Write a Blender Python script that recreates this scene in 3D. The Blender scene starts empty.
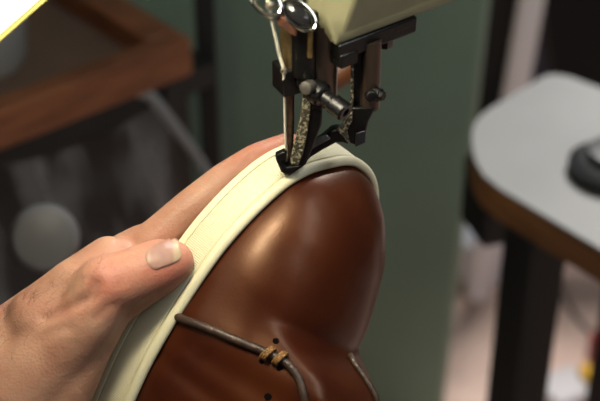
import bpy, bmesh, math, random
import numpy as np
from mathutils import Vector, Matrix
from mathutils.bvhtree import BVHTree
random.seed(7); rng = np.random.default_rng(7)
S = bpy.context.scene; COL = S.collection
PI = math.pi
# ------------------------------------------------------------------ camera
F = 1350.0; PITCH = math.radians(35); CH = 1.5
cp, sp = math.cos(PITCH), math.sin(PITCH)
CAM = Vector((0, 0, CH)); CX = Vector((1, 0, 0)); CU = Vector((0, sp, cp)); CF = Vector((0, cp, -sp))
cam = bpy.data.cameras.new('camera'); co = bpy.data.objects.new('camera', cam); COL.objects.link(co)
co.location = CAM; co.rotation_euler = (PI/2 - PITCH, 0, 0)
cam.sensor_width = 23.5; cam.lens = F/600*23.5; cam.clip_start = .02
cam.dof.use_dof = True; cam.dof.focus_distance = .652; cam.dof.aperture_fstop = 4.6; cam.dof.aperture_blades = 7
S.camera = co
def ray(px, py): return CF + CX*((px-300)/F) + CU*((200.5-py)/F)
def P(px, py, d): return CAM + ray(px, py)*d                       # at a distance along the view axis
def V(px, py, Y): r = ray(px, py); return CAM + r*(Y/r.y)          # on an upright plane at world y
def H(px, py, z): r = ray(px, py); return CAM + r*((z-CH)/r.z)     # on a level plane at world z
def c2w(v): return CAM + CX*v[0] + CU*v[1] - CF*v[2]
def d2w(v): return CX*v[0] + CU*v[1] - CF*v[2]
# ------------------------------------------------------------------ objects
def empty(name, loc, label, cat, group=None):
    o = bpy.data.objects.new(name, None); COL.objects.link(o); o.location = loc
    o.empty_display_size = .02; tag(o, label, cat, group); return o
def tag(o, label=None, cat=None, group=None, kind=None):
    for k, v in (('label', label), ('category', cat), ('group', group), ('kind', kind)):
        if v: o[k] = v
    return o
class MB:
    def __init__(s): s.v = []; s.f = []; s.m = []
    def add(s, vs, fs, m=0):
        n = len(s.v); s.v += [tuple(v) for v in vs]; s.f += [tuple(i+n for i in f) for f in fs]; s.m += [m]*len(fs); return s
    def box(s, c, size, rz=0, m=0, M=None):
        x, y, z = [q/2 for q in size]
        R = M if M is not None else Matrix.Rotation(rz, 3, 'Z')
        vs = [Vector(c) + R @ Vector((a*x, b*y, d*z)) for a in (-1, 1) for b in (-1, 1) for d in (-1, 1)]
        return s.add(vs, [(0,1,3,2),(4,6,7,5),(0,4,5,1),(2,3,7,6),(0,2,6,4),(1,5,7,3)], m)
    def prism(s, poly, off, m=0):
        n = len(poly); a = [Vector(p) for p in poly]; b = [p + Vector(off) for p in a]
        return s.add(a+b, [tuple(range(n))[::-1], tuple(range(n, 2*n))] + [(i, (i+1) % n, n+(i+1) % n, n+i) for i in range(n)], m)
    def tube(s, pts, r, n=14, m=0, caps=True):
        pts = [Vector(p) for p in pts]; rs = r if isinstance(r, (list, tuple)) else [r]*len(pts)
        vs = []; prev = None
        for i, p in enumerate(pts):
            t = (pts[min(i+1, len(pts)-1)] - pts[max(i-1, 0)])
            t = t.normalized() if t.length > 1e-9 else Vector((0, 0, 1))
            if prev is None: u = t.orthogonal().normalized()
            else:
                u = prev - t*prev.dot(t)
                u = u.normalized() if u.length > 1e-6 else t.orthogonal().normalized()
            prev = u; w = t.cross(u)
            vs += [p + (u*math.cos(2*PI*k/n) + w*math.sin(2*PI*k/n))*rs[i] for k in range(n)]
        fs = [(i*n+k, i*n+(k+1) % n, (i+1)*n+(k+1) % n, (i+1)*n+k) for i in range(len(pts)-1) for k in range(n)]
        if caps: fs += [tuple(range(n))[::-1], tuple(range((len(pts)-1)*n, len(pts)*n))]
        return s.add(vs, fs, m)
    def lathe(s, c, prof, n=40, m=0, axis=None):
        A = Vector(axis or (0, 0, 1)).normalized(); u = A.orthogonal().normalized(); w = A.cross(u); c = Vector(c)
        vs = []; fs = []
        for r, h in prof: vs += [c + A*h + (u*math.cos(2*PI*k/n) + w*math.sin(2*PI*k/n))*max(r, 1e-5) for k in range(n)]
        for i in range(len(prof)-1): fs += [(i*n+k, i*n+(k+1) % n, (i+1)*n+(k+1) % n, (i+1)*n+k) for k in range(n)]
        fs += [tuple(range(n))[::-1], tuple(range((len(prof)-1)*n, len(prof)*n))]
        return s.add(vs, fs, m)
    def build(s, name, mats, parent=None, smooth=True, bevel=0, seg=2, sub=0, angle=35):
        me = bpy.data.meshes.new(name); me.from_pydata(s.v, [], s.f)
        for m in (mats if isinstance(mats, (list, tuple)) else [mats]): me.materials.append(m)
        for p, m in zip(me.polygons, s.m): p.material_index = m
        bm = bmesh.new(); bm.from_mesh(me); bmesh.ops.recalc_face_normals(bm, faces=bm.faces); bm.to_mesh(me); bm.free()
        o = bpy.data.objects.new(name, me); COL.objects.link(o)
        if parent: o.parent = parent; o.matrix_parent_inverse = Matrix.Translation(-Vector(parent.location)) if parent.type == 'EMPTY' else Matrix()
        if bevel:
            b = o.modifiers.new('bevel', 'BEVEL'); b.width = bevel; b.segments = seg; b.limit_method = 'ANGLE'; b.angle_limit = math.radians(30)
        if sub:
            q = o.modifiers.new('sub', 'SUBSURF'); q.levels = q.render_levels = sub
        if smooth:
            me.shade_smooth()
            if not sub: me.set_sharp_from_angle(angle=math.radians(angle))
        return o
def parent_loc(p):
    l = Vector(p.location)
    while p.parent: p = p.parent; l += Vector(p.location)
    return l
def rebase(o):
    """put a lone mesh's origin at the middle of its underside"""
    vs = [v.co for v in o.data.vertices]
    c = Vector(((min(v.x for v in vs)+max(v.x for v in vs))/2, (min(v.y for v in vs)+max(v.y for v in vs))/2, min(v.z for v in vs)))
    o.data.transform(Matrix.Translation(-c)); o.location = c; return o
# ------------------------------------------------------------------ materials
def mat(name, col, rough=.5, metal=0, var=.0, vscale=30, col2=None, bump=0, bscale=200, coat=0, emit=None, es=0, spec=.5, sss=0, sub_r=None, alpha=1, trans=0, sheen=0, detail=4, stretch=None):
    m = bpy.data.materials.new(name); m.use_nodes = True; nt = m.node_tree; N = nt.nodes; L = nt.links
    b = N['Principled BSDF']; b.inputs['Roughness'].default_value = rough; b.inputs['Metallic'].default_value = metal
    b.inputs['Base Color'].default_value = (*col, 1); b.inputs['Specular IOR Level'].default_value = spec
    b.inputs['Coat Weight'].default_value = coat; b.inputs['Coat Roughness'].default_value = .12
    b.inputs['Alpha'].default_value = alpha; b.inputs['Transmission Weight'].default_value = trans
    if sss: b.inputs['Subsurface Weight'].default_value = sss; b.inputs['Subsurface Radius'].default_value = sub_r or (1, .35, .2); b.inputs['Subsurface Scale'].default_value = .004
    if emit: b.inputs['Emission Color'].default_value = (*emit, 1); b.inputs['Emission Strength'].default_value = es
    tc = N.new('ShaderNodeTexCoord'); src = tc.outputs['Object']
    if stretch:
        mp = N.new('ShaderNodeMapping'); mp.inputs['Scale'].default_value = stretch; L.new(src, mp.inputs['Vector']); src = mp.outputs['Vector']
    if col2 or var:
        n = N.new('ShaderNodeTexNoise'); n.inputs['Scale'].default_value = vscale; n.inputs['Detail'].default_value = detail
        L.new(src, n.inputs['Vector'])
        r = N.new('ShaderNodeValToRGB'); r.color_ramp.elements[0].position = .35; r.color_ramp.elements[1].position = .65
        c2 = col2 or tuple(min(1, c*(1+var)) for c in col); c1 = col if col2 else tuple(c*(1-var) for c in col)
        r.color_ramp.elements[0].color = (*c1, 1); r.color_ramp.elements[1].color = (*c2, 1)
        L.new(n.outputs['Fac'], r.inputs['Fac']); L.new(r.outputs['Color'], b.inputs['Base Color'])
    if bump:
        n2 = N.new('ShaderNodeTexNoise'); n2.inputs['Scale'].default_value = bscale; n2.inputs['Detail'].default_value = 3
        L.new(src, n2.inputs['Vector'])
        bp = N.new('ShaderNodeBump'); bp.inputs['Strength'].default_value = bump; bp.inputs['Distance'].default_value = .001
        L.new(n2.outputs['Fac'], bp.inputs['Height']); L.new(bp.outputs['Normal'], b.inputs['Normal'])
    return m
def ss(a, b, x): t = np.clip((x-a)/(b-a), 0, 1); return t*t*(3-2*t)

# ================================================================== SETTING
m_floor = mat('floor_paint', (.64, .46, .39), .6, var=.18, vscale=6, bump=.2, bscale=60)
m_wall = mat('wall_plaster', (.10, .12, .105), .8, var=.1, vscale=3)
fl = MB().box((.3, 2.0, -.02), (8, 7, .04)).build('floor', m_floor, smooth=False); tag(fl, kind='structure')
wb = MB().box((.3, 4.4, 1.4), (8, .1, 2.8)).build('wall_back', m_wall, smooth=False); tag(wb, kind='structure')
# ================================================================== SHOE
cz = .62; k_ = math.sqrt(1-cz*cz); c_ = np.array([.81*k_, -.585*k_, cz]); c_ /= np.linalg.norm(c_)
E_ = np.array([(320-300)/F, (200.5-137)/F, -1.0])*.68
def hit_(px, py, h=0):
    r = np.array([(px-300)/F, (200.5-py)/F, -1.0]); return r*((c_@E_+h)/(c_@r))
A_ = hit_(89.5, 401); B_ = hit_(126.6, 320); a_ = (B_-A_)/np.linalg.norm(B_-A_); b_ = np.cross(c_, a_)
th = math.radians(-8.5); ax_ = a_*math.cos(th)+b_*math.sin(th); bx_ = np.cross(c_, ax_)
T_ = E_ + a_*.0005 - b_*.003
ST = c2w(T_); SA = d2w(ax_); SB = d2w(bx_); SC = d2w(c_)
def shoe(t, b, h): return ST + (SA*t + SB*b + SC*h)*.01             # centimetres: along the toe, towards the lit side, up from the sole
def to_shoe(p): d = Vector(p)-ST; return d.dot(SA)*100, d.dot(SB)*100, d.dot(SC)*100
near = [(0.05,-.44),(-.1,.35),(-.35,.97),(-1.13,2.36),(-1.86,3.2),(-2.75,3.88),(-4.25,4.62),(-5.89,5.18),(-7.44,5.5),(-9.8,5.7),(-12.2,5.73),(-14.1,5.56),(-16.8,5.05),(-20,4.3),(-24,3.9),(-27.5,3.7),(-29.8,2.6),(-30.9,0.6)]
far = [(-30.7,-1.6),(-29.4,-3.2),(-27,-4.0),(-23,-4.2),(-18,-4.1),(-13,-4.7),(-9,-5.35),(-6,-5.45),(-3.4,-5.0),(-1.75,-4.0),(-.65,-2.9),(-.1,-1.7)]
ctrl = near + far
def catmull(pts, n, closed=True):
    pts = [np.array(p, float) for p in pts]; m = len(pts); out = []
    rngm = m if closed else m-1
    for i in range(rngm):
        g = lambda j: pts[j % m] if closed else pts[min(max(j, 0), m-1)]
        p0, p1, p2, p3 = g(i-1), g(i), g(i+1), g(i+2)
        for k in range(n):
            t = k/n; out.append(.5*((2*p1)+(-p0+p2)*t+(2*p0-5*p1+4*p2-p3)*t*t+(-p0+3*p1-3*p2+p3)*t**3))
    if not closed: out.append(pts[-1])
    return np.array(out)
raw = catmull(ctrl, 16)
for _ in range(10): raw = (np.roll(raw, 1, 0)+2*raw+np.roll(raw, -1, 0))/4
seg = np.linalg.norm(np.roll(raw, -1, 0)-raw, axis=1); cum = np.r_[0, np.cumsum(seg)]; TOT = cum[-1]
NO = 360
s_ = np.linspace(0, TOT, NO, endpoint=False); rawc = np.vstack([raw, raw[:1]])
OUT = np.c_[np.interp(s_, cum, rawc[:, 0]), np.interp(s_, cum, rawc[:, 1])]
tan = np.roll(OUT, -1, 0)-np.roll(OUT, 1, 0); tan /= np.linalg.norm(tan, axis=1)[:, None]
NRM = np.c_[-tan[:, 1], tan[:, 0]]
if (NRM*(OUT-OUT.mean(0))).sum() < 0: NRM = -NRM

def rubber(name, rib):
    m = mat(name, (.65, .61, .42), .5, spec=.35, sss=.15, sub_r=(1, .8, .4))
    nt = m.node_tree; N = nt.nodes; L = nt.links; b = N['Principled BSDF']
    uv = N.new('ShaderNodeUVMap'); uv.uv_map = 'UVMap'
    n = N.new('ShaderNodeTexNoise'); n.inputs['Scale'].default_value = 180; tc = N.new('ShaderNodeTexCoord'); L.new(tc.outputs['Object'], n.inputs['Vector'])
    bp = N.new('ShaderNodeBump'); bp.inputs['Distance'].default_value = .0006; bp.inputs['Strength'].default_value = .25
    if rib:
        w = N.new('ShaderNodeTexWave'); w.wave_type = 'BANDS'; w.bands_direction = 'X'; w.inputs['Scale'].default_value = 3.1; w.inputs['Distortion'].default_value = 0
        L.new(uv.outputs['UV'], w.inputs['Vector']); L.new(w.outputs['Fac'], bp.inputs['Height']); bp.inputs['Strength'].default_value = .55
    else: L.new(n.outputs['Fac'], bp.inputs['Height'])
    L.new(bp.outputs['Normal'], b.inputs['Normal']); return m
m_rub = rubber('cream_rubber', False); m_rib = rubber('ribbed_cream_rubber', True)
shoe_o = empty('shoe', shoe(-14, 0, 0), 'brown leather shoe with a cream ribbed rubber sole held under the needle', 'shoe')
# profile: (outward cm, height cm, material of the strip that starts here)
prof = [(-.25, -.02, 0), (-.1, 0, 0), (-.02, .06, 0), (0, .14, 0), (.0, .40, 0), (-.01, .455, 0), (-.10, .48, 0), (-.10, .53, 0), (-.01, .555, 1), (0, .62, 1), (-.02, 1.1, 1), (-.05, 1.55, 1), (-.08, 1.86, 1),
        (-.10, 1.90, 0), (-.23, 1.935, 0), (-.23, 1.975, 0), (-.07, 2.02, 0), (-.02, 2.12, 0), (-.03, 2.25, 0), (-.11, 2.38, 0), (-.24, 2.46, 0), (-.36, 2.47, 0), (-.45, 2.40, 0), (-.50, 2.25, 0), (-.52, 1.9, 0)]
mb = MB(); rows = len(prof)
for (o, h, m) in prof:
    for i in range(NO):
        q = OUT[i]+NRM[i]*o; mb.v.append(tuple(shoe(q[0], q[1], h)))
for r in range(rows-1):
    for i in range(NO):
        j = (i+1) % NO; mb.f.append((r*NO+i, r*NO+j, (r+1)*NO+j, (r+1)*NO+i)); mb.m.append(prof[r][2])
mb.f.append(tuple(range(NO))); mb.m.append(0); mb.f.append(tuple((rows-1)*NO+i for i in range(NO))[::-1]); mb.m.append(0)
sole = mb.build('sole', [m_rub, m_rib], shoe_o, angle=60)
tag(sole, 'cream rubber sole with ribbed sidewall')
uvl = sole.data.uv_layers.new(name='UVMap')
for p in sole.data.polygons:
    for li in p.loop_indices:
        vi = sole.data.loops[li].vertex_index; r = vi//NO; i = vi % NO
        if i == 0 and any(sole.data.loops[k].vertex_index % NO == NO-1 for k in p.loop_indices): u = TOT
        else: u = s_[i]
        uvl.data[li].uv = (u, prof[r][1])
# ---- leather upper
HT = np.array([(0, 4.0), (1.2, 4.5), (1.8, 4.9), (3.0, 5.4), (4.2, 5.95), (5, 6.2), (6, 6.6), (7, 6.95), (7.8, 7.15), (9, 7.7), (10.5, 8.6), (13, 9.9), (17, 11.2), (24, 12), (32, 12.5)])
HS = np.array([(0, 4.0), (1.2, 4.5), (1.8, 4.9), (3.0, 5.4), (4.2, 5.95), (5, 6.2), (6, 6.6), (7, 6.95), (7.6, 7.08), (8.1, 7.1), (8.4, 7.7), (8.75, 8.8), (9.2, 9.8), (10, 10.5), (12, 11.0), (17, 11.7), (24, 12.2), (32, 12.5)])
IN = OUT - NRM*.50; NP = 46; H0 = 2.05
TQ = IN[:, 0] - 3.5*np.exp(np.minimum(IN[:, 0], 0)/3.6); TQ = np.clip(TQ, -28.5, None); BQ = np.interp(-TQ, [0, 4, 10, 30], [-.9, -.9, -.6, 0])
def smooth_tab(tab):
    x = np.linspace(-1, 33, 680); y = np.interp(x, tab[:, 0], tab[:, 1]); k = np.exp(-np.linspace(-2.2, 2.2, 13)**2); k /= k.sum()
    yp = np.pad(y, 6, mode='edge'); return x, np.convolve(yp, k, 'valid')
HTX, HTY = smooth_tab(HT); HSX, HSY = smooth_tab(HS)
mb = MB()
for r in range(NP):
    ph = (r/(NP-1))*PI/2
    cs = max(math.cos(ph), 0)**(2/2.2); sn = math.sin(ph)**(2/2.1)
    w = float(ss(.62, 1.15, ph))
    for i in range(NO):
        t = TQ[i]+(IN[i, 0]-TQ[i])*cs; b = BQ[i]+(IN[i, 1]-BQ[i])*cs; h = H0+(np.interp(-t, HTX, HTY)*(1-w)+np.interp(-t, HSX, HSY)*w-H0)*sn
        # soft folds round the lace
        g = 0
        if b > -2:
            g += -.16*math.exp(-((t+11.0+.18*(b-3))/.55)**2)*math.exp(-((b-3.4)/1.6)**2)
            g += .22*math.exp(-((t+9.9+.1*(b-3))/.9)**2)*math.exp(-((b-4.0)/1.8)**2)
            g += -.20*math.exp(-((t+12.6)/.5)**2)*math.exp(-((b-4.2)/1.6)**2)
        nb = NRM[i]*g*.6*cs; t += nb[0]; b += nb[1]; h += g*.6
        mb.v.append(tuple(shoe(t, b, h)))
nearside = [i for i in range(NO) if IN[i, 1] > BQ[i]]; LR = (NP-1)*NO
weld = {LR+i: (LR+i if IN[i, 1] > BQ[i] else LR+min(nearside, key=lambda k: abs(TQ[k]-TQ[i]))) for i in range(NO)}
for r in range(NP-1):
    for i in range(NO):
        j = (i+1) % NO; q = [r*NO+i, r*NO+j, (r+1)*NO+j, (r+1)*NO+i]; q = [weld.get(k, k) for k in q]; q = list(dict.fromkeys(q))
        if len(q) > 2: mb.f.append(tuple(q)); mb.m.append(0)
def leather():
    m = mat('oiled_brown_leather', (.032, .0058, .0024), .33, col2=(.050, .0108, .0032), vscale=26, spec=.40, coat=.0)
    nt = m.node_tree; N = nt.nodes; L = nt.links; b = N['Principled BSDF']; b.inputs['Specular Tint'].default_value = (1, .60, .36, 1); b.inputs['Coat Weight'].default_value = .10; b.inputs['Coat Roughness'].default_value = .24; b.inputs['Coat IOR'].default_value = 1.45
    tc = N.new('ShaderNodeTexCoord'); n = N.new('ShaderNodeTexVoronoi'); n.inputs['Scale'].default_value = 900
    n2 = N.new('ShaderNodeTexNoise'); n2.inputs['Scale'].default_value = 90; n2.inputs['Detail'].default_value = 5
    L.new(tc.outputs['Object'], n.inputs['Vector']); L.new(tc.outputs['Object'], n2.inputs['Vector'])
    mx = N.new('ShaderNodeMath'); mx.operation = 'MULTIPLY_ADD'; mx.inputs[1].default_value = .15
    L.new(n.outputs['Distance'], mx.inputs[0]); L.new(n2.outputs['Fac'], mx.inputs[2])
    bp = N.new('ShaderNodeBump'); bp.inputs['Distance'].default_value = .0008; bp.inputs['Strength'].default_value = .22
    L.new(mx.outputs[0], bp.inputs['Height']); L.new(bp.outputs['Normal'], b.inputs['Normal'])
    rr = N.new('ShaderNodeMapRange'); rr.inputs['To Min'].default_value = .29; rr.inputs['To Max'].default_value = .45
    L.new(n2.outputs['Fac'], rr.inputs['Value']); L.new(rr.outputs['Result'], b.inputs['Roughness']); return m
m_lea = leather()
upper = mb.build('upper', m_lea, shoe_o, angle=180)
tag(upper, 'glossy brown leather upper')
def bvh_of(v, f): return BVHTree.FromPolygons([Vector(x) for x in v], f)
UP = bvh_of(mb.v, mb.f)
SOLE = bvh_of([tuple(Vector(v.co)+0*ST) for v in sole.data.vertices], [tuple(p.vertices) for p in sole.data.polygons])
def on(tree, px, py, off=0.0, fb=.65):
    d = ray(px, py).normalized(); h = tree.ray_cast(CAM, d)
    if h[0] is None: return P(px, py, fb), -d
    n = h[1] if h[1].dot(d) < 0 else -h[1]
    return h[0]+n*off, n
def curve_on(tree, pix, off, n=8):
    q = catmull(pix, n, closed=False); return [on(tree, x, y, off)[0] for x, y in q]
m_lace = mat('waxed_leather_lace', (.038, .020, .012), .45, var=.3, vscale=200, bump=.4, bscale=500)
m_wrap = mat('amber_thread', (.22, .11, .03), .5, var=.4, vscale=900, bump=.6, bscale=1500)
lp = curve_on(UP, [(178,316),(184,319),(197,324),(215,331),(235,340),(252,347),(266,353),(279,359),(289,366),(297,376),(302,388),(305,402),(306,420)], .0013)
lp = [lp[0]-(lp[3]-lp[0])*.6-SC*.006+SB*-.004, lp[0]-SC*.001] + lp[2:]
lace = MB().tube(lp, [.0021]*len(lp), 12).build('lace', m_lace, shoe_o, angle=180)
tag(lace, 'dark brown leather lace')
for (x, y) in ((268, 354), (280, 359)):
    p, n = on(UP, x, y, .0006); d = (on(UP, x+6, y+3)[0]-on(UP, x-6, y-3)[0]).normalized(); w = n.cross(d).normalized()
    m_ = MB()
    for k in (-.0009, .0001, .0011):
        loop = [p + d*(k+.0012*math.cos(a)) + n*(.0012+.0031*math.sin(a)) + w*(.0034*math.cos(a)) for a in np.linspace(-.6, PI+.6, 14)]
        m_.tube(loop, .00062, 8)
    m_.build('lace_binding', m_wrap, shoe_o, angle=180)
m_dark = mat('black_hole', (.003, .002, .002), .9, spec=.05)
for (x, y, r) in ((276, 341, .0017), (262, 361, .0016), (279, 368, .0015), (268, 397, .0021)):
    p, n = on(UP, x, y, 0)
    MB().lathe(p, [(r*.2, .00035), (r*.75, .0003), (r, -.0002), (r, -.002)], 20, axis=n).build('lace_hole', m_dark, shoe_o)
# far lace loop at the right silhouette
q = [P(352, 352, .652), P(357, 360, .650), P(364, 371, .648), P(371, 384, .646), P(376, 396, .645), P(380, 415, .644)]
q2 = [P(353, 360, .648), P(361, 374, .646), P(366, 388, .645), P(369, 402, .644), P(370, 420, .643)]
q = [UP.find_nearest(p)[0] + (UP.find_nearest(p)[1])*.0012*(1 if UP.find_nearest(p)[1].dot(SC) > 0 else -1) for p in q]
MB().tube(q, .0016, 10).build('lace', m_lace, shoe_o, angle=180)

# ================================================================== HAND
caps = []
def chain(pts):
    for a, b in zip(pts[:-1], pts[1:]): caps.append((a[0], a[1], b[0], b[1]))
def I(px, py, d, r): return (P(px, py, d), r/1000)
def Q(t, b, h, r): return (shoe(t, b, h), r/1000)
bd = (on(SOLE, 176, 262)[0]-CAM).dot(CF)
chain([I(173, 262, bd-.0088, 10.4), I(160, 265, bd-.011, 12.6), I(140, 273, bd-.0135, 13.4), I(120, 282, bd-.0155, 13.8), I(106, 284, bd-.0165, 14.2), I(86, 320, bd-.014, 15), I(56, 352, bd-.009, 18), I(18, 392, bd-.004, 24)])
chain([I(164, 274, bd-.0075, 9.4), I(140, 288, bd-.0085, 10), I(114, 306, bd-.009, 10)])
chain([I(114, 306, bd-.009, 10), I(84, 345, bd-.005, 14), I(60, 385, bd-.003, 17), I(38, 425, bd, 20)])
chain([I(108, 257, .646, 10.5), I(76, 289, .641, 15), I(48, 322, .643, 20)])
# index finger along the underside
chain([Q(-1.3, 1.0, -.85, 7.4), Q(-2.6, 2.5, -.95, 8.2), Q(-4.2, 3.7, -1.0, 8.8), Q(-6.3, 4.75, -1.1, 9.6), Q(-8.6, 5.6, -1.3, 10.4)])
chain([Q(-8.6, 5.6, -1.3, 10.4), I(143, 248, .660, 12), I(122, 262, .660, 13.5), I(92, 291, .660, 17), I(50, 325, .656, 22), I(0, 374, .65, 28)])
chain([I(122, 264, .652, 12), I(100, 300, .645, 14), I(80, 335, .640, 15)])
# the other fingers reach over the sole
chain([I(60, 330, .66, 20), Q(-12.4, 4.6, -1.9, 11.5), Q(-9.4, 2.2, -1.3, 9.6), Q(-6.6, .9, -1.0, 8.8), Q(-4.4, .2, -.85, 7.6)])
chain([I(50, 350, .67, 20), Q(-14.2, 3.4, -1.9, 11.2), Q(-11.6, .6, -1.25, 9.3), Q(-9.0, -1.0, -1.0, 8.6), Q(-6.9, -1.8, -.85, 7.4)])
chain([I(40, 370, .675, 18), Q(-15.8, 2.2, -1.8, 10), Q(-14.0, -.6, -1.1, 8.2), Q(-12.2, -2.0, -.85, 7.4), Q(-10.8, -2.8, -.75, 6.4)])
chain([I(60, 330, .65, 21), I(50, 350, .665, 22), I(10, 385, .65, 27)])
chain([I(10, 376, .648, 27), I(-70, 425, .64, 30), I(-220, 520, .63, 38), I(-420, 650, .62, 44)])
mb = MB()
for p0, r0, p1, r1 in caps:
    d = (p1-p0); L_ = d.length; d.normalize(); pts = []; rs = []
    for a in np.linspace(-PI/2, 0, 6): pts.append(p0+d*(r0*math.sin(a))); rs.append(max(r0*math.cos(a), 1e-5))
    for a in np.linspace(0, PI/2, 6): pts.append(p1+d*(r1*math.sin(a))); rs.append(max(r1*math.cos(a), 1e-5))
    n = 24; u = d.orthogonal().normalized(); w = d.cross(u); vs = []
    for p, r in zip(pts, rs): vs += [p+(u*math.cos(2*PI*k/n)+w*math.sin(2*PI*k/n))*r for k in range(n)]
    fs = [(i*n+k, i*n+(k+1) % n, (i+1)*n+(k+1) % n, (i+1)*n+k) for i in range(len(pts)-1) for k in range(n)]
    fs += [tuple(range(n))[::-1], tuple(range((len(pts)-1)*n, len(pts)*n))]
    mb.add(vs, fs)
def apply_mods(o):
    dg = bpy.context.evaluated_depsgraph_get(); dg.update()
    me = bpy.data.meshes.new_from_object(o.evaluated_get(dg)); old = o.data; o.modifiers.clear(); o.data = me; bpy.data.meshes.remove(old)
def skin():
    m = mat('skin', (.45, .25, .17), .5, spec=.3, sss=.35, sub_r=(1, .38, .2))
    nt = m.node_tree; N = nt.nodes; L = nt.links; b = N['Principled BSDF']
    tc = N.new('ShaderNodeTexCoord'); O = tc.outputs['Object']
    n = N.new('ShaderNodeTexNoise'); n.inputs['Scale'].default_value = 55; n.inputs['Detail'].default_value = 6; L.new(O, n.inputs['Vector'])
    r = N.new('ShaderNodeValToRGB'); r.color_ramp.elements[0].position = .3; r.color_ramp.elements[1].position = .72
    r.color_ramp.elements[0].color = (.31, .155, .10, 1); r.color_ramp.elements[1].color = (.41, .235, .158, 1)
    L.new(n.outputs['Fac'], r.inputs['Fac'])
    at = N.new('ShaderNodeAttribute'); at.attribute_name = 'redness'
    mx = N.new('ShaderNodeMix'); mx.data_type = 'RGBA'; L.new(at.outputs['Fac'], mx.inputs[0]); L.new(r.outputs['Color'], mx.inputs[6]); mx.inputs[7].default_value = (.40, .14, .098, 1)
    L.new(mx.outputs[2], b.inputs['Base Color'])
    v = N.new('ShaderNodeTexVoronoi'); v.inputs['Scale'].default_value = 750; L.new(O, v.inputs['Vector'])
    n2 = N.new('ShaderNodeTexNoise'); n2.inputs['Scale'].default_value = 260; n2.inputs['Detail'].default_value = 5; L.new(O, n2.inputs['Vector'])
    ad = N.new('ShaderNodeMath'); ad.operation = 'MULTIPLY_ADD'; ad.inputs[1].default_value = .5; L.new(v.outputs['Distance'], ad.inputs[0]); L.new(n2.outputs['Fac'], ad.inputs[2])
    bp = N.new('ShaderNodeBump'); bp.inputs['Distance'].default_value = .0009; bp.inputs['Strength'].default_value = .32
    L.new(ad.outputs[0], bp.inputs['Height']); L.new(bp.outputs['Normal'], b.inputs['Normal']); return m
m_skin = skin()
hand = mb.build('person', m_skin)
rm = hand.modifiers.new('r', 'REMESH'); rm.mode = 'VOXEL'; rm.voxel_size = .0017; rm.use_smooth_shade = True
sm = hand.modifiers.new('s', 'SMOOTH'); sm.factor = .5; sm.iterations = 14
apply_mods(hand)
hv = np.array([v.co for v in hand.data.vertices]); hn = np.array([v.normal for v in hand.data.vertices])
HB = bvh_of([tuple(x) for x in hv], [tuple(p.vertices) for p in hand.data.polygons])
cmc = np.array(CAM)
def pix(a):
    d = a-cmc; z = d@np.array(CF); return 300+F*(d@np.array(CX))/z, 200.5-F*(d@np.array(CU))/z, z
HXp, HYp, HZp = pix(hv); facing = (hn*(cmc-hv)).sum(1) > 0
def crease(pl, depth, width):
    q = catmull(pl, 10, closed=False); pts = np.array([HB.ray_cast(CAM, ray(x, y).normalized())[0] or P(x, y, .64) for x, y in q])
    d = np.min(np.linalg.norm(hv[:, None, :]-pts[None], axis=2), axis=1)
    return -depth*np.exp(-(d/width)**2)
disp = np.zeros(len(hv))
for pl, dp, wd in (([(46,318),(60,311),(74,304),(88,297),(95,284)], .0020, .0028), ([(108,264),(113,272),(116,284)], .0006, .0016), ([(120,262),(124,272),(126,284)], .0006, .0016), ([(130,264),(133,275)], .0004, .0014),
                   ([(96,318),(104,310),(114,306)], .0006, .002), ([(40,340),(52,332),(66,328)], .0007, .0028), ([(30,300),(48,292),(62,282)], .0004, .002), ([(246,163),(250,156)], .0005, .0018)):
    disp += crease(pl, dp, wd)
# nail bed dip
NAIL = [(144,257),(147,249),(156,243),(168,239),(177,237.5),(180.5,244),(182,252),(181,260),(172,265),(162,268.5),(154,271),(147,266)]
hv += hn*disp[:, None]
# keep the skin out of the shoe
for i in range(len(hv)):
    if HXp[i] < -20: continue
    t, b, h = to_shoe(hv[i])
    if -32 < t < 1 and -.1 < h < 9:
        p, n, idx, dist = SOLE.find_nearest(Vector(hv[i]))
        if (Vector(hv[i])-p).dot(n) < .0002 and h < 2.6: hv[i] = np.array(p+n*.0003)
        elif h >= 2.0:
            p, n, idx, dist = UP.find_nearest(Vector(hv[i])); n = n if n.dot(SC) > 0 or n.dot(SB) > 0 else -n
            if (Vector(hv[i])-p).dot(n) < .0003: hv[i] = np.array(p+n*.0004)
hand.data.vertices.foreach_set('co', hv.ravel()); hand.data.update()
red = np.exp(-(((HXp-168)/34)**2+((HYp-268)/30)**2))*.95 + .75*np.exp(-(((HXp-108)/22)**2+((HYp-280)/26)**2)) + .6*np.exp(-(((HXp-270)/60)**2+((HYp-145)/26)**2))+.3*np.exp(-(((HXp-60)/40)**2+((HYp-310)/12)**2))
at = hand.data.attributes.new('redness', 'FLOAT', 'POINT'); at.data.foreach_set('value', np.clip(red, 0, .9).astype(np.float32))
hand.data.shade_smooth()
tag(hand, 'bare forearm and hand gripping the sole edge with thumb in front', 'person')
HB = bvh_of([tuple(x) for x in hv], [tuple(p.vertices) for p in hand.data.polygons])
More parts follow.
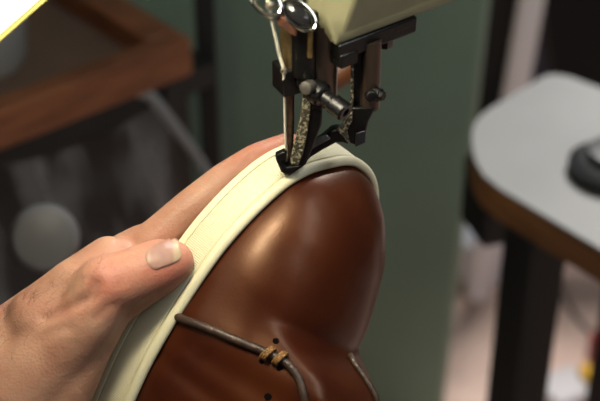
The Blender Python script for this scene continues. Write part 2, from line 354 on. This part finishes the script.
# thumb nail
m_nail = mat('nail', (.33, .19, .145), .42, col2=(.25, .135, .11), vscale=140, spec=.3, sss=.2)
cn = np.mean(np.array(NAIL), 0); ring = catmull(NAIL, 6); mb = MB(); RN = 9
for r in range(RN+1):
    f_ = r/RN
    for q in ring:
        x, y = cn+(q-cn)*max(f_, .02); o = .00075*math.sqrt(max(1-f_**6, 0))+.00005 if f_ < 1 else -.0006
        p, n = on(HB, x, y, o); mb.v.append(tuple(p))
nn = len(ring)
for r in range(RN): mb.f += [(r*nn+k, r*nn+(k+1) % nn, (r+1)*nn+(k+1) % nn, (r+1)*nn+k) for k in range(nn)]; mb.m += [0]*nn
mb.f.append(tuple(range(nn))); mb.m.append(0)
nail = mb.build('thumb_nail', m_nail, angle=180)
nx = np.array([pix(np.array(v.co))[0] for v in nail.data.vertices]); ny = np.array([pix(np.array(v.co))[1] for v in nail.data.vertices])
na = nail.data.attributes.new('free_edge', 'FLOAT', 'POINT'); na.data.foreach_set('value', np.clip(ss(171.5, 175, nx)+.5*ss(152, 147, nx), 0, 1).astype(np.float32))
nt = m_nail.node_tree; ra = nt.nodes.new('ShaderNodeAttribute'); ra.attribute_name = 'free_edge'; nmx = nt.nodes.new('ShaderNodeMix'); nmx.data_type = 'RGBA'
src_ = nt.nodes['Principled BSDF'].inputs['Base Color'].links[0].from_socket; nt.links.new(ra.outputs['Fac'], nmx.inputs[0]); nt.links.new(src_, nmx.inputs[6]); nmx.inputs[7].default_value = (.39, .29, .20, 1); nt.links.new(nmx.outputs[2], nt.nodes['Principled BSDF'].inputs['Base Color']); nail.parent = hand; tag(nail, 'pale thumb nail')
# arm hairs
m_hair = mat('hair', (.05, .03, .02), .5); mb = MB()
for k in range(95):
    x = random.uniform(-5, 105); y = 312-.52*x+random.uniform(-6, 75)*random.random()
    h = HB.ray_cast(CAM, ray(x, y).normalized())
    if h[0] is None: continue
    n = h[1] if h[1].dot(CF) < 0 else -h[1]; g = (CX*.5+CU*.4+n*.55+Vector((random.uniform(-.4, .4), random.uniform(-.4, .4), random.uniform(-.4, .4)))).normalized()
    L_ = random.uniform(.003, .007); mb.tube([h[0]-n*.0003, h[0]+g*L_*.5, h[0]+g*L_+CX*L_*.25], [.00006, .00005, .00002], 4, caps=False)
hr = mb.build('arm_hair', m_hair, angle=180); hr.parent = hand; tag(hr, kind='stuff')

# ================================================================== STITCHING MACHINE
YN = c2w(hit_(288, 166, .019)).y
mc = empty('stitching_machine', Vector((.42, .83, 0)), 'olive painted stitching machine head with needle and presser foot over the shoe', 'sewing machine')
m_khaki = mat('olive_enamel', (.21, .20, .12), .42, var=.08, vscale=60, bump=.12, bscale=350, spec=.4)
m_black = mat('oily_black_steel', (.006, .006, .006), .34, metal=.3, var=.3, vscale=120, bump=.2, bscale=500)
m_steel = mat('brown_stained_steel', (.10, .075, .06), .34, metal=.8, var=.4, vscale=90, stretch=(1, 1, .2))
m_bright = mat('bright_steel', (.42, .38, .30), .28, metal=.9, var=.2, vscale=150)
m_chrome = mat('chrome', (.42, .41, .38), .16, metal=1)
m_rust = mat('rusty_steel', (.13, .045, .02), .6, col2=(.06, .025, .015), vscale=350, bump=.5, bscale=700)
m_brass = mat('oiled_brass', (.30, .21, .08), .35, metal=.8, var=.3, vscale=200)
def lint():
    m = mat('lint_covered_steel', (.015, .015, .014), .5, bump=.7, bscale=900)
    nt = m.node_tree; N = nt.nodes; L = nt.links; b = N['Principled BSDF']
    tc = N.new('ShaderNodeTexCoord'); n = N.new('ShaderNodeTexNoise'); n.inputs['Scale'].default_value = 800; n.inputs['Detail'].default_value = 3
    L.new(tc.outputs['Object'], n.inputs['Vector']); r = N.new('ShaderNodeValToRGB')
    r.color_ramp.elements[0].position = .50; r.color_ramp.elements[0].color = (.05, .045, .03, 1); r.color_ramp.elements[1].position = .60; r.color_ramp.elements[1].color = (.34, .31, .21, 1)
    L.new(n.outputs['Fac'], r.inputs['Fac']); L.new(r.outputs['Color'], b.inputs['Base Color']); return m
m_lint = lint()
def plate(poly, Y, th_, m=0, mb=None):
    mb = mb or MB(); return mb.prism([V(x, y, Y) for x, y in poly], (0, th_, 0), m)
def rod(px, y0, y1, Y, rpx, n=20, mb=None, px1=None, m=0):
    mb = mb or MB(); a = V(px, y0, Y); b = V(px if px1 is None else px1, y1, Y); r = rpx*.5*.001 if not isinstance(rpx, tuple) else [q*.0005 for q in rpx]
    return mb.tube([a, b], r, n, m)
# head casting: swept from the corner edge, left face and right face receding to the back right
Yh = YN-.006
cr = V(340, 45, Yh); dr = Vector((.79, .61, 0)); dl = Vector((-.74, .40, 0))
zc = cr.z
def headp(u, w, z): return cr + dr*u + dl*w + Vector((0, 0, z))
sect = []   # vertical sections of the casting in plan; the underside sweeps up to the left
lev = [(0.0, .0), (.003, .001), (.007, .002), (.013, .004), (.02, .006), (.03, .008), (.05, .009), (.09, .009), (.16, .009)]
mb = MB(); nlv = len(lev); ring_n = None
for z, tap in lev:
    wl = .003 + .040*float(ss(-.004, .026, z)) + .04*float(ss(.02, .12, z))
    pl = [headp(.54, -.0, z), headp(.0, 0, z) + Vector((tap, -.0, 0)), headp(0, wl*.5, z)+Vector((tap, -.004, 0)), headp(0, wl, z), headp(.05, wl+.05, z), headp(.54, .11, z)]
    mb.v += [tuple(p) for p in pl]
for i in range(nlv-1):
    for k in range(6): mb.f.append((i*6+k, i*6+(k+1) % 6, (i+1)*6+(k+1) % 6, (i+1)*6+k)); mb.m.append(0)
mb.f += [tuple(range(6))[::-1], tuple((nlv-1)*6+k for k in range(6))]; mb.m += [0, 0]
mb.build('head_casting', m_khaki, mc, bevel=.002, seg=3)
# black slide plate along the lower edge
R3 = Matrix((( dr.x, -dr.y, 0), (dr.y, dr.x, 0), (0, 0, 1)))
mb = MB()
L1 = .046
mb.box(headp(L1/2+.001, .006, -.0035), (L1, .012, .008), M=R3)
mb.box(headp(.006, .005, -.0080), (.010, .012, .007), M=R3)
mb.build('slide_plate', m_black, mc, bevel=.0008)
mb = MB().lathe(headp(.031, .004, -.008), [(.003, -.004), (.0036, -.003), (.0036, .005)], 6, axis=(0, 0, 1)); mb.build('bolt', m_black, mc)
Yp = YN+.006
MB().tube([V(371, 40, Yp), V(369, 107, Yp)], .0049, 24).build('presser_bar', m_steel, mc)
mb = MB(); plate([(352,44),(363,44),(363,112),(351,114)], Yp-.002, .006, 0, mb); mb.build('guide_bar', m_black, mc, bevel=.0005)
mb = MB(); plate([(351,50),(354,50),(353.5,113),(350.5,113)], Yp-.004, .003, 0, mb); mb.build('lint_strip', m_lint, mc, bevel=.0003)
mb = MB().lathe(V(375, 94, Yp-.004), [(.0035, -.002), (.0035, .003), (.0024, .0035), (.0024, .005)], 6, axis=(.75, -.6, .1)); mb.lathe(V(370, 95, Yp-.006), [(.0028, 0), (.0028, .003), (.002, .0035)], 16, axis=(.2, -.9, .2)); mb.build('set_screw', m_black, mc, bevel=.0003)
# presser foot: shank, sole block and the arm that crosses to the needle
pf = MB(); plate([(352,108),(375,108),(373,114),(369,122),(366,134),(356,146),(349,143),(343,132),(347,122)], Yp-.0052, .009, 0, pf)
pfo = pf.build('presser_foot', m_black, mc, bevel=.0009)
mb = MB(); plate([(352,112),(353,120),(347,131),(350,143),(347,142),(337,130),(343,124)], Yp-.0066, .0018, 0, mb); mb.build('lint_crust', m_lint, pfo, bevel=.0004)
mb = MB(); plate([(356,134),(366,131),(365.5,143),(355,147.5)], Yp-.0064, .0016, 0, mb); mb.build('toe_plate', mat('worn_dark_steel', (.05, .05, .06), .42, metal=.6, var=.25, vscale=200), pfo, bevel=.0004)
arm = MB(); plate([(349,146),(343,143),(336,143.5),(324,150),(311,158),(300,170),(296,164),(308,148),(322,139),(331,131),(338,129.5),(346,132)], Yp-.004, .006, 0, arm)
arm.build('foot_arm', m_black, pfo, bevel=.0012)
mb = MB(); plate([(313,141),(327,136),(331,139),(320,145),(311,150),(309,146)], Yp-.0052, .0018, 0, mb); mb.build('arm_face', mat('grey_steel', (.16, .17, .16), .4, metal=.7, var=.2, vscale=200), pfo, bevel=.0004)
# needle bar, clamp, needle
nb = MB(); rod(291, -30, 70, YN, 10, mb=nb); nb.build('needle_bar', mat('honey_oiled_steel', (.22, .16, .07), .35, metal=.7, var=.4, vscale=120), mc)
nb = MB(); rod(303, 10, 72, YN-.001, 13, mb=nb); nb.build('needle_bar', m_black, mc)
nb = MB(); rod(321, 20, 100, YN+.004, 16, mb=nb, px1=320); nb.build('feed_bar', m_steel, mc)
nb = MB(); rod(310, 30, 57, YN-.008, 2.4, 10, mb=nb); nb.build('oil_wire', m_brass, mc)
Rz = Matrix.Rotation(math.radians(-28), 3, 'Z')
cc = V(294, 76, YN-.006)
cl = MB().box(V(290, 76, YN+.001), (.0125, .0125, .0135), M=Matrix.Rotation(math.radians(28), 3, 'Z')); plate([(296,68),(313,66),(316,88),(302,91),(296,86)], YN-.006, .010, 0, cl)
clo = cl.build('needle_clamp', m_black, mc, bevel=.0008)
MB().lathe(V(284, 71, YN-.0098), [(.0016, -.001), (.0016, .0006), (.0009, .0008), (.0008, -.0005)], 16, axis=(-.45, -.85, .15)).build('clamp_screw', m_bright, clo)
MB().tube([V(290.5, 84, YN), V(290.5, 120, YN), V(290, 150, YN), V(289.5, 168, YN)], [.0020, .0019, .0016, .0008], 18).build('needle', mat('brown_steel', (.16, .11, .08), .35, metal=.8, var=.3, vscale=300), mc)
mb = MB().lathe(V(308, 87, YN-.010), [(.0028, -.003), (.0032, 0), (.003, .0025), (.0016, .003)], 20, axis=(-.5, -.8, .2)); mb.build('clamp_bolt', mat('worn_steel', (.16, .15, .13), .4, metal=.7), mc)
ka = Vector((.72, -.62, -.25)).normalized(); k0 = V(319, 93, YN-.006)
mb = MB().lathe(k0, [(.005, -.006), (.0058, -.004), (.0058, .002), (.005, .003), (.0036, .0035), (.0036, .008), (.0046, .009), (.0046, .0155), (.0040, .0165), (.0022, .0165), (.0020, .0145)], 24, axis=ka); mb.build('thumb_screw', m_black, mc, angle=30)
mb = MB(); plate([(309,84),(325,82),(327,98),(322,112),(310,110)], YN-.005, .009, 0, mb); mb.build('foot_clamp', m_black, mc, bevel=.001)
# feed foot: dark shank with a lint covered front face
ff = MB(); plate([(308,100),(323,102),(321.5,125),(313,148),(306,165),(289,177),(281,172),(279.5,166),(286,164),(292,160),(298,140),(303,115)], YN-.004, .008, 0, ff)
ffo = ff.build('feed_foot', m_black, mc, bevel=.0008)
mb = MB(); plate([(303,98),(311,102),(310,116),(307.5,134),(303,155),(299,165),(291,166),(290.5,158),(294.5,142),(300,120)], YN-.0055, .002, 0, mb)
mb.build('lint_crust', m_lint, ffo, bevel=.0005)
mb = MB(); plate([(275,156),(284,152),(286.5,154),(286,160),(281,162),(287,168),(301,166),(289,176),(281,172.5),(278.5,166.5),(276,161)], YN-.0062, .004, 0, mb)
mb.build('foot_claw', m_black, ffo, bevel=.0007)
# bracket and chrome thread guides at the top
mb = MB(); plate([(275,15),(279,15),(297,27),(296.5,37),(291,35),(277.5,24.5)], YN-.013, .002, 0, mb); mb.build('thread_bracket', m_rust, mc, bevel=.0004)
def ring_tube(c, a, b, u, w, n=28, a0=0, a1=2*PI): return [c+u*(a*math.cos(t))+w*(b*math.sin(t)) for t in np.linspace(a0, a1, n)]
u1 = (CX*.75-CU*.66); w1 = (CX*.66+CU*.75)
mb = MB().tube(ring_tube(V(266, 2, YN-.010), .0075, .0045, u1, w1), .0011, 10); mb.build('thread_guide', m_chrome, mc)
mb = MB().lathe(V(298, 15, YN-.010), [(.0001, .003), (.003, .0026), (.0042, .0012), (.0045, 0), (.0045, -.004)], 30, axis=-CF)
kc = V(298, 15, YN-.010); mb.v = [tuple(Vector(v)-w1*((Vector(v)-kc).dot(w1)*.12)+u1*((Vector(v)-kc).dot(u1)*.75)) for v in mb.v]; tk = mb.build('tension_knob', mat('black_gloss', (.01, .01, .011), .12, coat=.5), mc)
mb = MB().tube(ring_tube(V(299, 15, YN-.011), .0088, .0048, u1, w1), .0008, 10); mb.build('knob_guard', m_chrome, mc)
mb = MB().lathe(V(272, 5, YN-.011), [(.0008, 0), (.0018, .001), (.0018, .003), (.0008, .004)], 16, axis=(-.4, -.8, .3)); mb.build('thread_stud', m_bright, mc)
# blurred copper coloured lever behind the bars
MB().tube([P(316, 92, .84), P(326, 84, .85), P(345, 72, .86), P(357, 65, .86)], [.006, .0075, .008, .006], 18).build('lever', mat('amber_grip', (.16, .06, .02), .5), mc)
# column that carries the head, out to the right
ce = headp(.54, .05, 0); MB().box((ce.x, ce.y, (zc+.16)/2), (.13, .13, zc+.16), math.atan2(dr.y, dr.x)).build('column', m_khaki, mc, bevel=.01)
# thread
th_p = [P(262, -25, .655), V(268, 2, YN-.012), V(272, 20, YN-.011), V(279, 52, YN-.0085), V(281, 60, YN-.0075), V(283.5, 68, YN-.0085), V(284.5, 90, YN-.004), V(285, 130, YN-.0025), V(286.5, 160, YN-.0018), V(287.5, 170, YN)]
thr = MB().tube(th_p, [.0008]*5+[.0007, .0006, .0006, .0006, .0005], 8).build('thread', mat('white_thread', (.75, .73, .60), .7, bump=.4, bscale=2500)); tag(rebase(thr), 'white sewing thread running down beside the needle to the shoe', 'thread')

# ================================================================== WORK LAMP (top left)
e_ = (CX*.75+CU*.66).normalized(); al = math.radians(72)
v_ = ((-CX*.66+CU*.75).normalized()*math.cos(al) - CF*math.sin(al)).normalized(); n_ = e_.cross(v_).normalized()
lc = P(19, 17, .575); lp_ = empty('work_lamp', Vector((lc.x-.55, lc.y-.1, 0)), 'bright white lit work lamp in the upper left corner', 'lamp')
Ml = Matrix((e_, v_, n_)).transposed()
LW, LH = .34, .24; ctr = lc + v_*(LH/2) + e_*.04
m_lit = mat('lit_diffuser', (.8, .8, .8), .5, emit=(1, .95, .80), es=1.25)
m_shade = mat('cream_lamp_shade', (.62, .56, .16), .4)
MB().box(ctr-n_*.012, (LW+.004, LH+.004, .02), M=Ml).build('lamp_shade', m_shade, lp_, bevel=.003)
MB().box(ctr-v_*(LH/2)+v_*.0006, (LW, .0012, .006), M=Ml).build('yellow_fringe', m_shade, lp_, bevel=.0005)  # added strip; its yellow stands in for the colour fringe round the glare
MB().box(ctr+v_*.002, (LW, LH-.002, .005), M=Ml).build('diffuser', m_lit, lp_, bevel=.001)
bk = ctr-n_*.02
MB().tube([bk, bk-n_*.06+Vector((-.1, 0, .12)), Vector((lc.x-.45, lc.y-.1, 1.6)), Vector((lc.x-.55, lc.y-.1, 1.3)), Vector((lc.x-.55, lc.y-.1, .02))], .008, 12).build('lamp_arm', m_black, lp_)
MB().lathe(Vector((lc.x-.55, lc.y-.1, 0)), [(.14, 0), (.14, .015), (.03, .03)], 32).build('lamp_base', m_black, lp_)

# ================================================================== BACKGROUND
m_green = mat('green_painted_steel', (.19, .28, .22), .5, var=.08, vscale=4, spec=.3)
Yg = 1.50
gx0 = -1.0; gt = V(492, 0, Yg); gb = V(447, 390, Yg)
mb = MB(); zt, zb = 1.9, 0.0
xt = gt.x+(zt-gt.z)*(gt.x-gb.x)/(gt.z-gb.z); xb = gb.x+(zb-gb.z)*(gt.x-gb.x)/(gt.z-gb.z)
mb.prism([(gx0, Yg, zb), (xb, Yg, zb), (xt, Yg, zt), (gx0, Yg, zt)], (0, .28, 0))
gr = mb.build('cabinet', m_green, bevel=.012, seg=3); tag(rebase(gr), 'tall green painted steel cabinet behind the machine', 'cabinet')
# --- wooden tray bench at left
m_wood = mat('red_brown_wood', (.28, .10, .042), .5, col2=(.17, .06, .026), vscale=18, stretch=(1, 1, 6))
m_wood_d = mat('worn_dark_wood', (.16, .095, .065), .6, col2=(.11, .075, .055), vscale=9)
m_frame = mat('black_frame', (.012, .013, .014), .6)
zt = .86; Rf = H(192, 38, zt); Lf = H(-60, 134, zt); fd = (Rf-Lf).normalized()
bdv = Vector((-fd.y, fd.x, 0)); W_ = .07
bn = empty('workbench', Vector((Rf.x-.4, Rf.y, 0)), 'red-brown wooden tray bench on a black frame at upper left', 'workbench')
ln = 1.2; dp = .30; th_w = .042
def bq(u, w, z): return Rf - fd*u + bdv*w + Vector((0, 0, z))
RB = Matrix((( fd.x, -fd.y, 0), (fd.y, fd.x, 0), (0, 0, 1)))
MB().box(bq(ln/2, .0125, -th_w/2), (ln, .025, th_w), M=RB).build('front_rail', m_wood, bn, bevel=.003)
MB().box(bq(.018, dp/2+.027, -th_w/2), (.036, dp, th_w), M=RB).build('side_rail', m_wood, bn, bevel=.003)
MB().box(bq(ln/2, dp+.04, -th_w/2), (ln, .025, th_w), M=RB).build('back_rail', m_wood, bn, bevel=.003)
MB().box(bq(ln/2+.018, dp/2+.026, -.034), (ln-.036, dp, .014), M=RB).build('tray_board', m_wood_d, bn)
mb = MB(); mb.box(bq(ln/2, .02, -th_w-.012), (ln, .03, .024), M=RB); mb.box(bq(.02, dp/2, -th_w-.012), (.03, dp, .024), M=RB); mb.build('frame', m_frame, bn)
for (u, w) in ((ln-.03, .03), (.02, dp+.03), (ln-.03, dp+.03)):
    MB().box(bq(u, w, -(zt)/2-.02), (.03, .03, zt-.04), M=RB).build('leg', m_frame, bn)
pc = V(208, 75, bq(-.02, .05, 0).y); pcb = MB().box((pc.x, pc.y, .8), (.021, .021, 1.6)); pcb.build('post', m_frame, bn, bevel=.002)
mb = MB().box(bq(.0, .03, -th_w-.012), (.06, .05, .025), M=RB); mb.build('bracket', m_frame, bn)
MB().box(bq(ln/2+.03, dp/2, -.55), (ln-.1, dp-.05, .02), M=RB).build('lower_shelf', m_frame, bn)
# bucket on the tray
bc = H(-22, 62, zt-.0255); bk_ = MB().lathe(bc, [(.045, 0), (.05, .01), (.054, .06), (.056, .062), (.053, .064), (.045, .012)], 40).build('bowl', mat('grey_white_plastic', (.36, .36, .36), .5)); tag(rebase(bk_), 'grey white plastic bowl on the wooden tray behind the lamp', 'bowl')
# plastic bag
m_bag = mat('translucent_plastic', (.26, .26, .275), .35, spec=.5, bump=.4, bscale=14)
nt = m_bag.node_tree; tb = nt.nodes.new('ShaderNodeBsdfTransparent'); mxs = nt.nodes.new('ShaderNodeMixShader'); nz = nt.nodes.new('ShaderNodeTexNoise'); tcn = nt.nodes.new('ShaderNodeTexCoord'); mpn = nt.nodes.new('ShaderNodeMapping'); mpn.inputs['Scale'].default_value = (1, 1, .18)
nz.inputs['Scale'].default_value = 26; nz.inputs['Detail'].default_value = 4; nt.links.new(tcn.outputs['Object'], mpn.inputs['Vector']); nt.links.new(mpn.outputs['Vector'], nz.inputs['Vector'])
mr = nt.nodes.new('ShaderNodeMapRange'); mr.inputs['From Min'].default_value = .46; mr.inputs['From Max'].default_value = .68; mr.inputs['To Min'].default_value = .03; mr.inputs['To Max'].default_value = .62
nt.links.new(nz.outputs['Fac'], mr.inputs['Value']); nt.links.new(mr.outputs['Result'], mxs.inputs['Fac']); nt.links.new(tb.outputs[0], mxs.inputs[1]); nt.links.new(nt.nodes['Principled BSDF'].outputs[0], mxs.inputs[2]); nt.links.new(mxs.outputs[0], nt.nodes['Material Output'].inputs['Surface'])
bg = empty('plastic_bag', bq(.35, -.02, -.6), 'clear grey plastic bag hanging under the wooden bench rail', 'bag')
mb = MB(); NU, NV = 90, 30
for j in range(NV+1):
    v = j/NV
    for i in range(NU+1):
        u = i/NU; fold = .018*v*(math.sin(u*37+2*v)+.6*math.sin(u*71+1)+.4*math.sin(u*13-3*v)); w = -.012-.09*math.sin(PI*min(1, v*.9))*math.sin(PI*u)**.5-abs(fold)
        sag = .015*(1-v)*abs(math.sin(u*9))
        mb.v.append(tuple(bq(.03+u*.62+.06*v*(.3-u), w, -.045-sag-.5*v)))
for j in range(NV):
    for i in range(NU): k = j*(NU+1)+i; mb.f.append((k, k+1, k+NU+2, k+NU+1)); mb.m.append(0)
mb.build('bag_body', m_bag, bg, angle=180)
m_bag2 = mat('stretched_plastic', (.30, .30, .32), .35)
hy = bq(0, 0, 0).y-.03
MB().tube(catmull([V(128, 101, hy), V(139, 92, hy), V(152, 98, hy), V(180, 133, hy), V(207, 172, hy), V(225, 215, hy)], 8, closed=False), list(np.interp(np.arange(41), [0, 8, 14, 40], [.003, .009, .0065, .0045])), 10).build('handle', m_bag2, bg, angle=180)
# things under the bench
bx = MB().box(bq(.40, .17, -.315), (.92, .16, .45), M=RB).build('crate', mat('dark_crate', (.02, .019, .019), .6, var=.2, vscale=8), bevel=.01); tag(rebase(bx), 'dark box on the lower shelf behind the hanging bag', 'box')
pp = V(45, 238, bq(.45, .06, 0).y-.14); ld = MB().lathe(pp, [(.024, -.012), (.026, 0), (.022, .010), (.010, .014)], 40, axis=(.1, -.85, .5)).build('lid', mat('cloudy_white_plastic', (.17, .17, .18), .5)); tag(rebase(ld), 'round white plastic lid inside the hanging bag', 'lid')
# --- table at right
tz = .76
tb_ = empty('table', Vector((.42, 1.2, 0)), 'white topped table with thick wooden edge and black legs at right', 'table')
pxl = [(660,112),(600,88),(570,77),(556,74.5),(545,76),(520,90),(492,107),(480,116),(473,126),(471,137),(472,150),(475,162),(483,176),(500,190),(540,214),(600,250),(680,298)]
top = [H(x, y, tz) for x, y in pxl]
ext = [top[-1]+Vector((.5, -.1, 0)), top[0]+Vector((.6, .1, 0))]
poly = top
m_lam = mat('white_laminate', (.165, .172, .172), .45, var=.10, vscale=7, spec=.4)
m_ply = mat('brown_plywood', (.32, .145, .05), .5, col2=(.20, .09, .035), vscale=10, stretch=(1, 1, 8))
MB().prism([p+Vector((0, 0, -.003)) for p in poly], (0, 0, .004)).build('tabletop', m_lam, tb_, bevel=.001)
cen = sum(top, Vector())/len(top)
MB().prism([p+Vector((0, 0, -.036)) for p in poly], (0, 0, .033)).build('wooden_edge', m_ply, tb_, bevel=.002)
lg = H(528, 240, tz-.036)+Vector((.012, .02, 0)); 
def leg(c, nm='leg'): MB().box((c.x, c.y, (tz-.036)/2), (.046, .046, tz-.036), .5).build(nm, m_frame, tb_, bevel=.003)
leg(lg); leg(H(668, 268, tz-.036)); leg(H(655, 125, tz-.036)+Vector((0, -.02, 0)))
d0 = H(612, 172, tz+.001); dk = MB().lathe(d0, [(.040, 0), (.044, .004), (.044, .010), (.034, .017), (.028, .018), (.026, .026), (.010, .028)], 40).build('disc_weight', mat('dark_grey_iron', (.03, .032, .035), .4, metal=.3)); tag(rebase(dk), 'dark round metal disc on the white table top', 'weight')
# black box hung below the table top
hb = H(489, 186, tz-.036); MB().box((hb.x+.012, hb.y+.04, tz-.036-.042), (.045, .06, .084), .35).build('bracket', m_frame, tb_, bevel=.004)
# pale plastic tub on the floor
tw = H(474, 292, .0)
tbm = MB().lathe((tw.x+.02, tw.y+.12, 0), [(.105, 0), (.11, .01), (.118, .04), (.114, .045), (.118, .05), (.126, .10), (.13, .104), (.124, .106), (.112, .02)], 48).build('tub', mat('pale_grey_plastic', (.74, .74, .80), .45)); tag(rebase(tbm), 'pale grey plastic tub on the floor behind the table leg', 'tub')
# right of the cabinet, above the table
bd_ = MB(); Yb = 1.815
bd_.prism([V(498, 112, Yb), V(522, 112, Yb), V(545, -20, Yb), V(521, -20, Yb)], (0, .02, 0)); 
zlow = V(510, 112, Yb)
bo = MB(); dirv = (V(533, -20, Yb)-V(510, 112, Yb)); k = zlow.z/dirv.z; foot = V(510, 112, Yb)-dirv*k
bo.tube([foot+Vector((0, 0, .03)), V(512, 112, Yb), V(535, -20, Yb), V(535, -20, Yb)+dirv*.6], .023, 4); bo = bo.build('board', mat('pinkish_grey_board', (.80, .72, .76), .6), smooth=False); tag(rebase(bo), 'pale pinkish board leaning up beside the green cabinet', 'board')
nv = MB().box((V(545, 75, 2.14).x+.02, 2.15, .36), (.14, .09, .72), 0).build('bin', mat('navy_plastic', (.008, .012, .045), .5), bevel=.012, seg=3); tag(rebase(nv), 'navy blue bin standing behind the white table', 'bin')
bh = V(575, 60, 1.88); bch = MB(); bch.prism([V(556,95,1.88), V(550,55,1.88), V(545,20,1.88), V(546,-30,1.88), V(740,-30,1.88), V(740,110,1.88)], (0, .18, 0)); 
zb_ = min(v[2] for v in bch.v); bch.box((V(672, 60, 1.88).x+.12, 1.97, zb_/2+.02), (.08, .08, zb_+.04))
bch = bch.build('chair', mat('black_vinyl', (.006, .006, .007), .6, spec=.15), bevel=.012, seg=3); tag(rebase(bch), 'black padded chair behind the white table top', 'chair')
lk = MB().box((.62, 2.40, .37), (.80, .36, .74)).build('backdrop', mat('backdrop_dark', (.022, .018, .018), .6), bevel=.01); tag(rebase(lk), 'low dark cupboard added to fill the dark gap between the green cabinet and the black chair', 'backdrop')  # added backdrop that keeps the gap beside the cabinet dark
# cable on the floor and packets
cb = [H(x, y, .004) for x, y in catmull([(548,235),(556,268),(564,295),(577,318),(596,336),(625,352)], 8, closed=False)]
cbo = MB().tube(cb, .004, 8).build('cable', mat('grey_cable', (.13, .11, .10), .5)); tag(rebase(cbo), 'thin grey cable lying on the floor right of the table leg', 'cable')
for (x, y, sx, sy, sz, rz, colr, lab, nm, ct) in ((596, 396, .05, .06, .05, .3, (.75, .42, .03), 'yellow packet on the floor at lower right', 'packet', 'packet'), (605, 371, .045, .07, .06, .2, (.40, .03, .03), 'red packet on the floor right of the yellow packet', 'packet', 'packet'), (563, 399, .08, .07, .035, .5, (.50, .48, .50), 'white packet on the floor left of the yellow packet', 'packet', 'packet')):
    p = H(x, y, 0.0); o = MB().box((p.x, p.y, sz/2), (sx, sy, sz), rz).build(nm, mat('packet_'+nm, colr, .45), bevel=.008, seg=3); tag(rebase(o), lab, ct, 'packets on the floor')
# ================================================================== LIGHT
def area(name, loc, target, size, power, col, sy=None):
    l = bpy.data.lights.new(name, 'AREA'); l.energy = power; l.color = col; l.size = size
    if sy: l.shape = 'RECTANGLE'; l.size_y = sy
    o = bpy.data.objects.new(name, l); COL.objects.link(o); o.location = loc
    o.rotation_euler = (Vector(target)-Vector(loc)).to_track_quat('-Z', 'Y').to_euler(); return o
area('work_lamp_bulb', c2w(np.array([-.09, .17, -.46])), P(240, 200, .66), .10, 3.0, (1, .90, .67))
area('unseen_overhead_light', (.9, .15, 2.6), (.5, 1.4, .5), .4, 13, (.93, .97, 1), 1.2)
area('unseen_overhead_light', (.9, 2.6, 2.7), (.8, 2.3, 0), .4, 110, (1, .95, .9), 1.2)  # added unseen light that brightens the floor at the back right
w = bpy.data.worlds.new('room'); S.world = w; w.use_nodes = True
w.node_tree.nodes['Background'].inputs[0].default_value = (.9, .95, 1, 1); w.node_tree.nodes['Background'].inputs[1].default_value = .045
S.view_settings.view_transform = 'Standard'; S.view_settings.look = 'None'; S.view_settings.exposure = 0; S.view_settings.gamma = 1
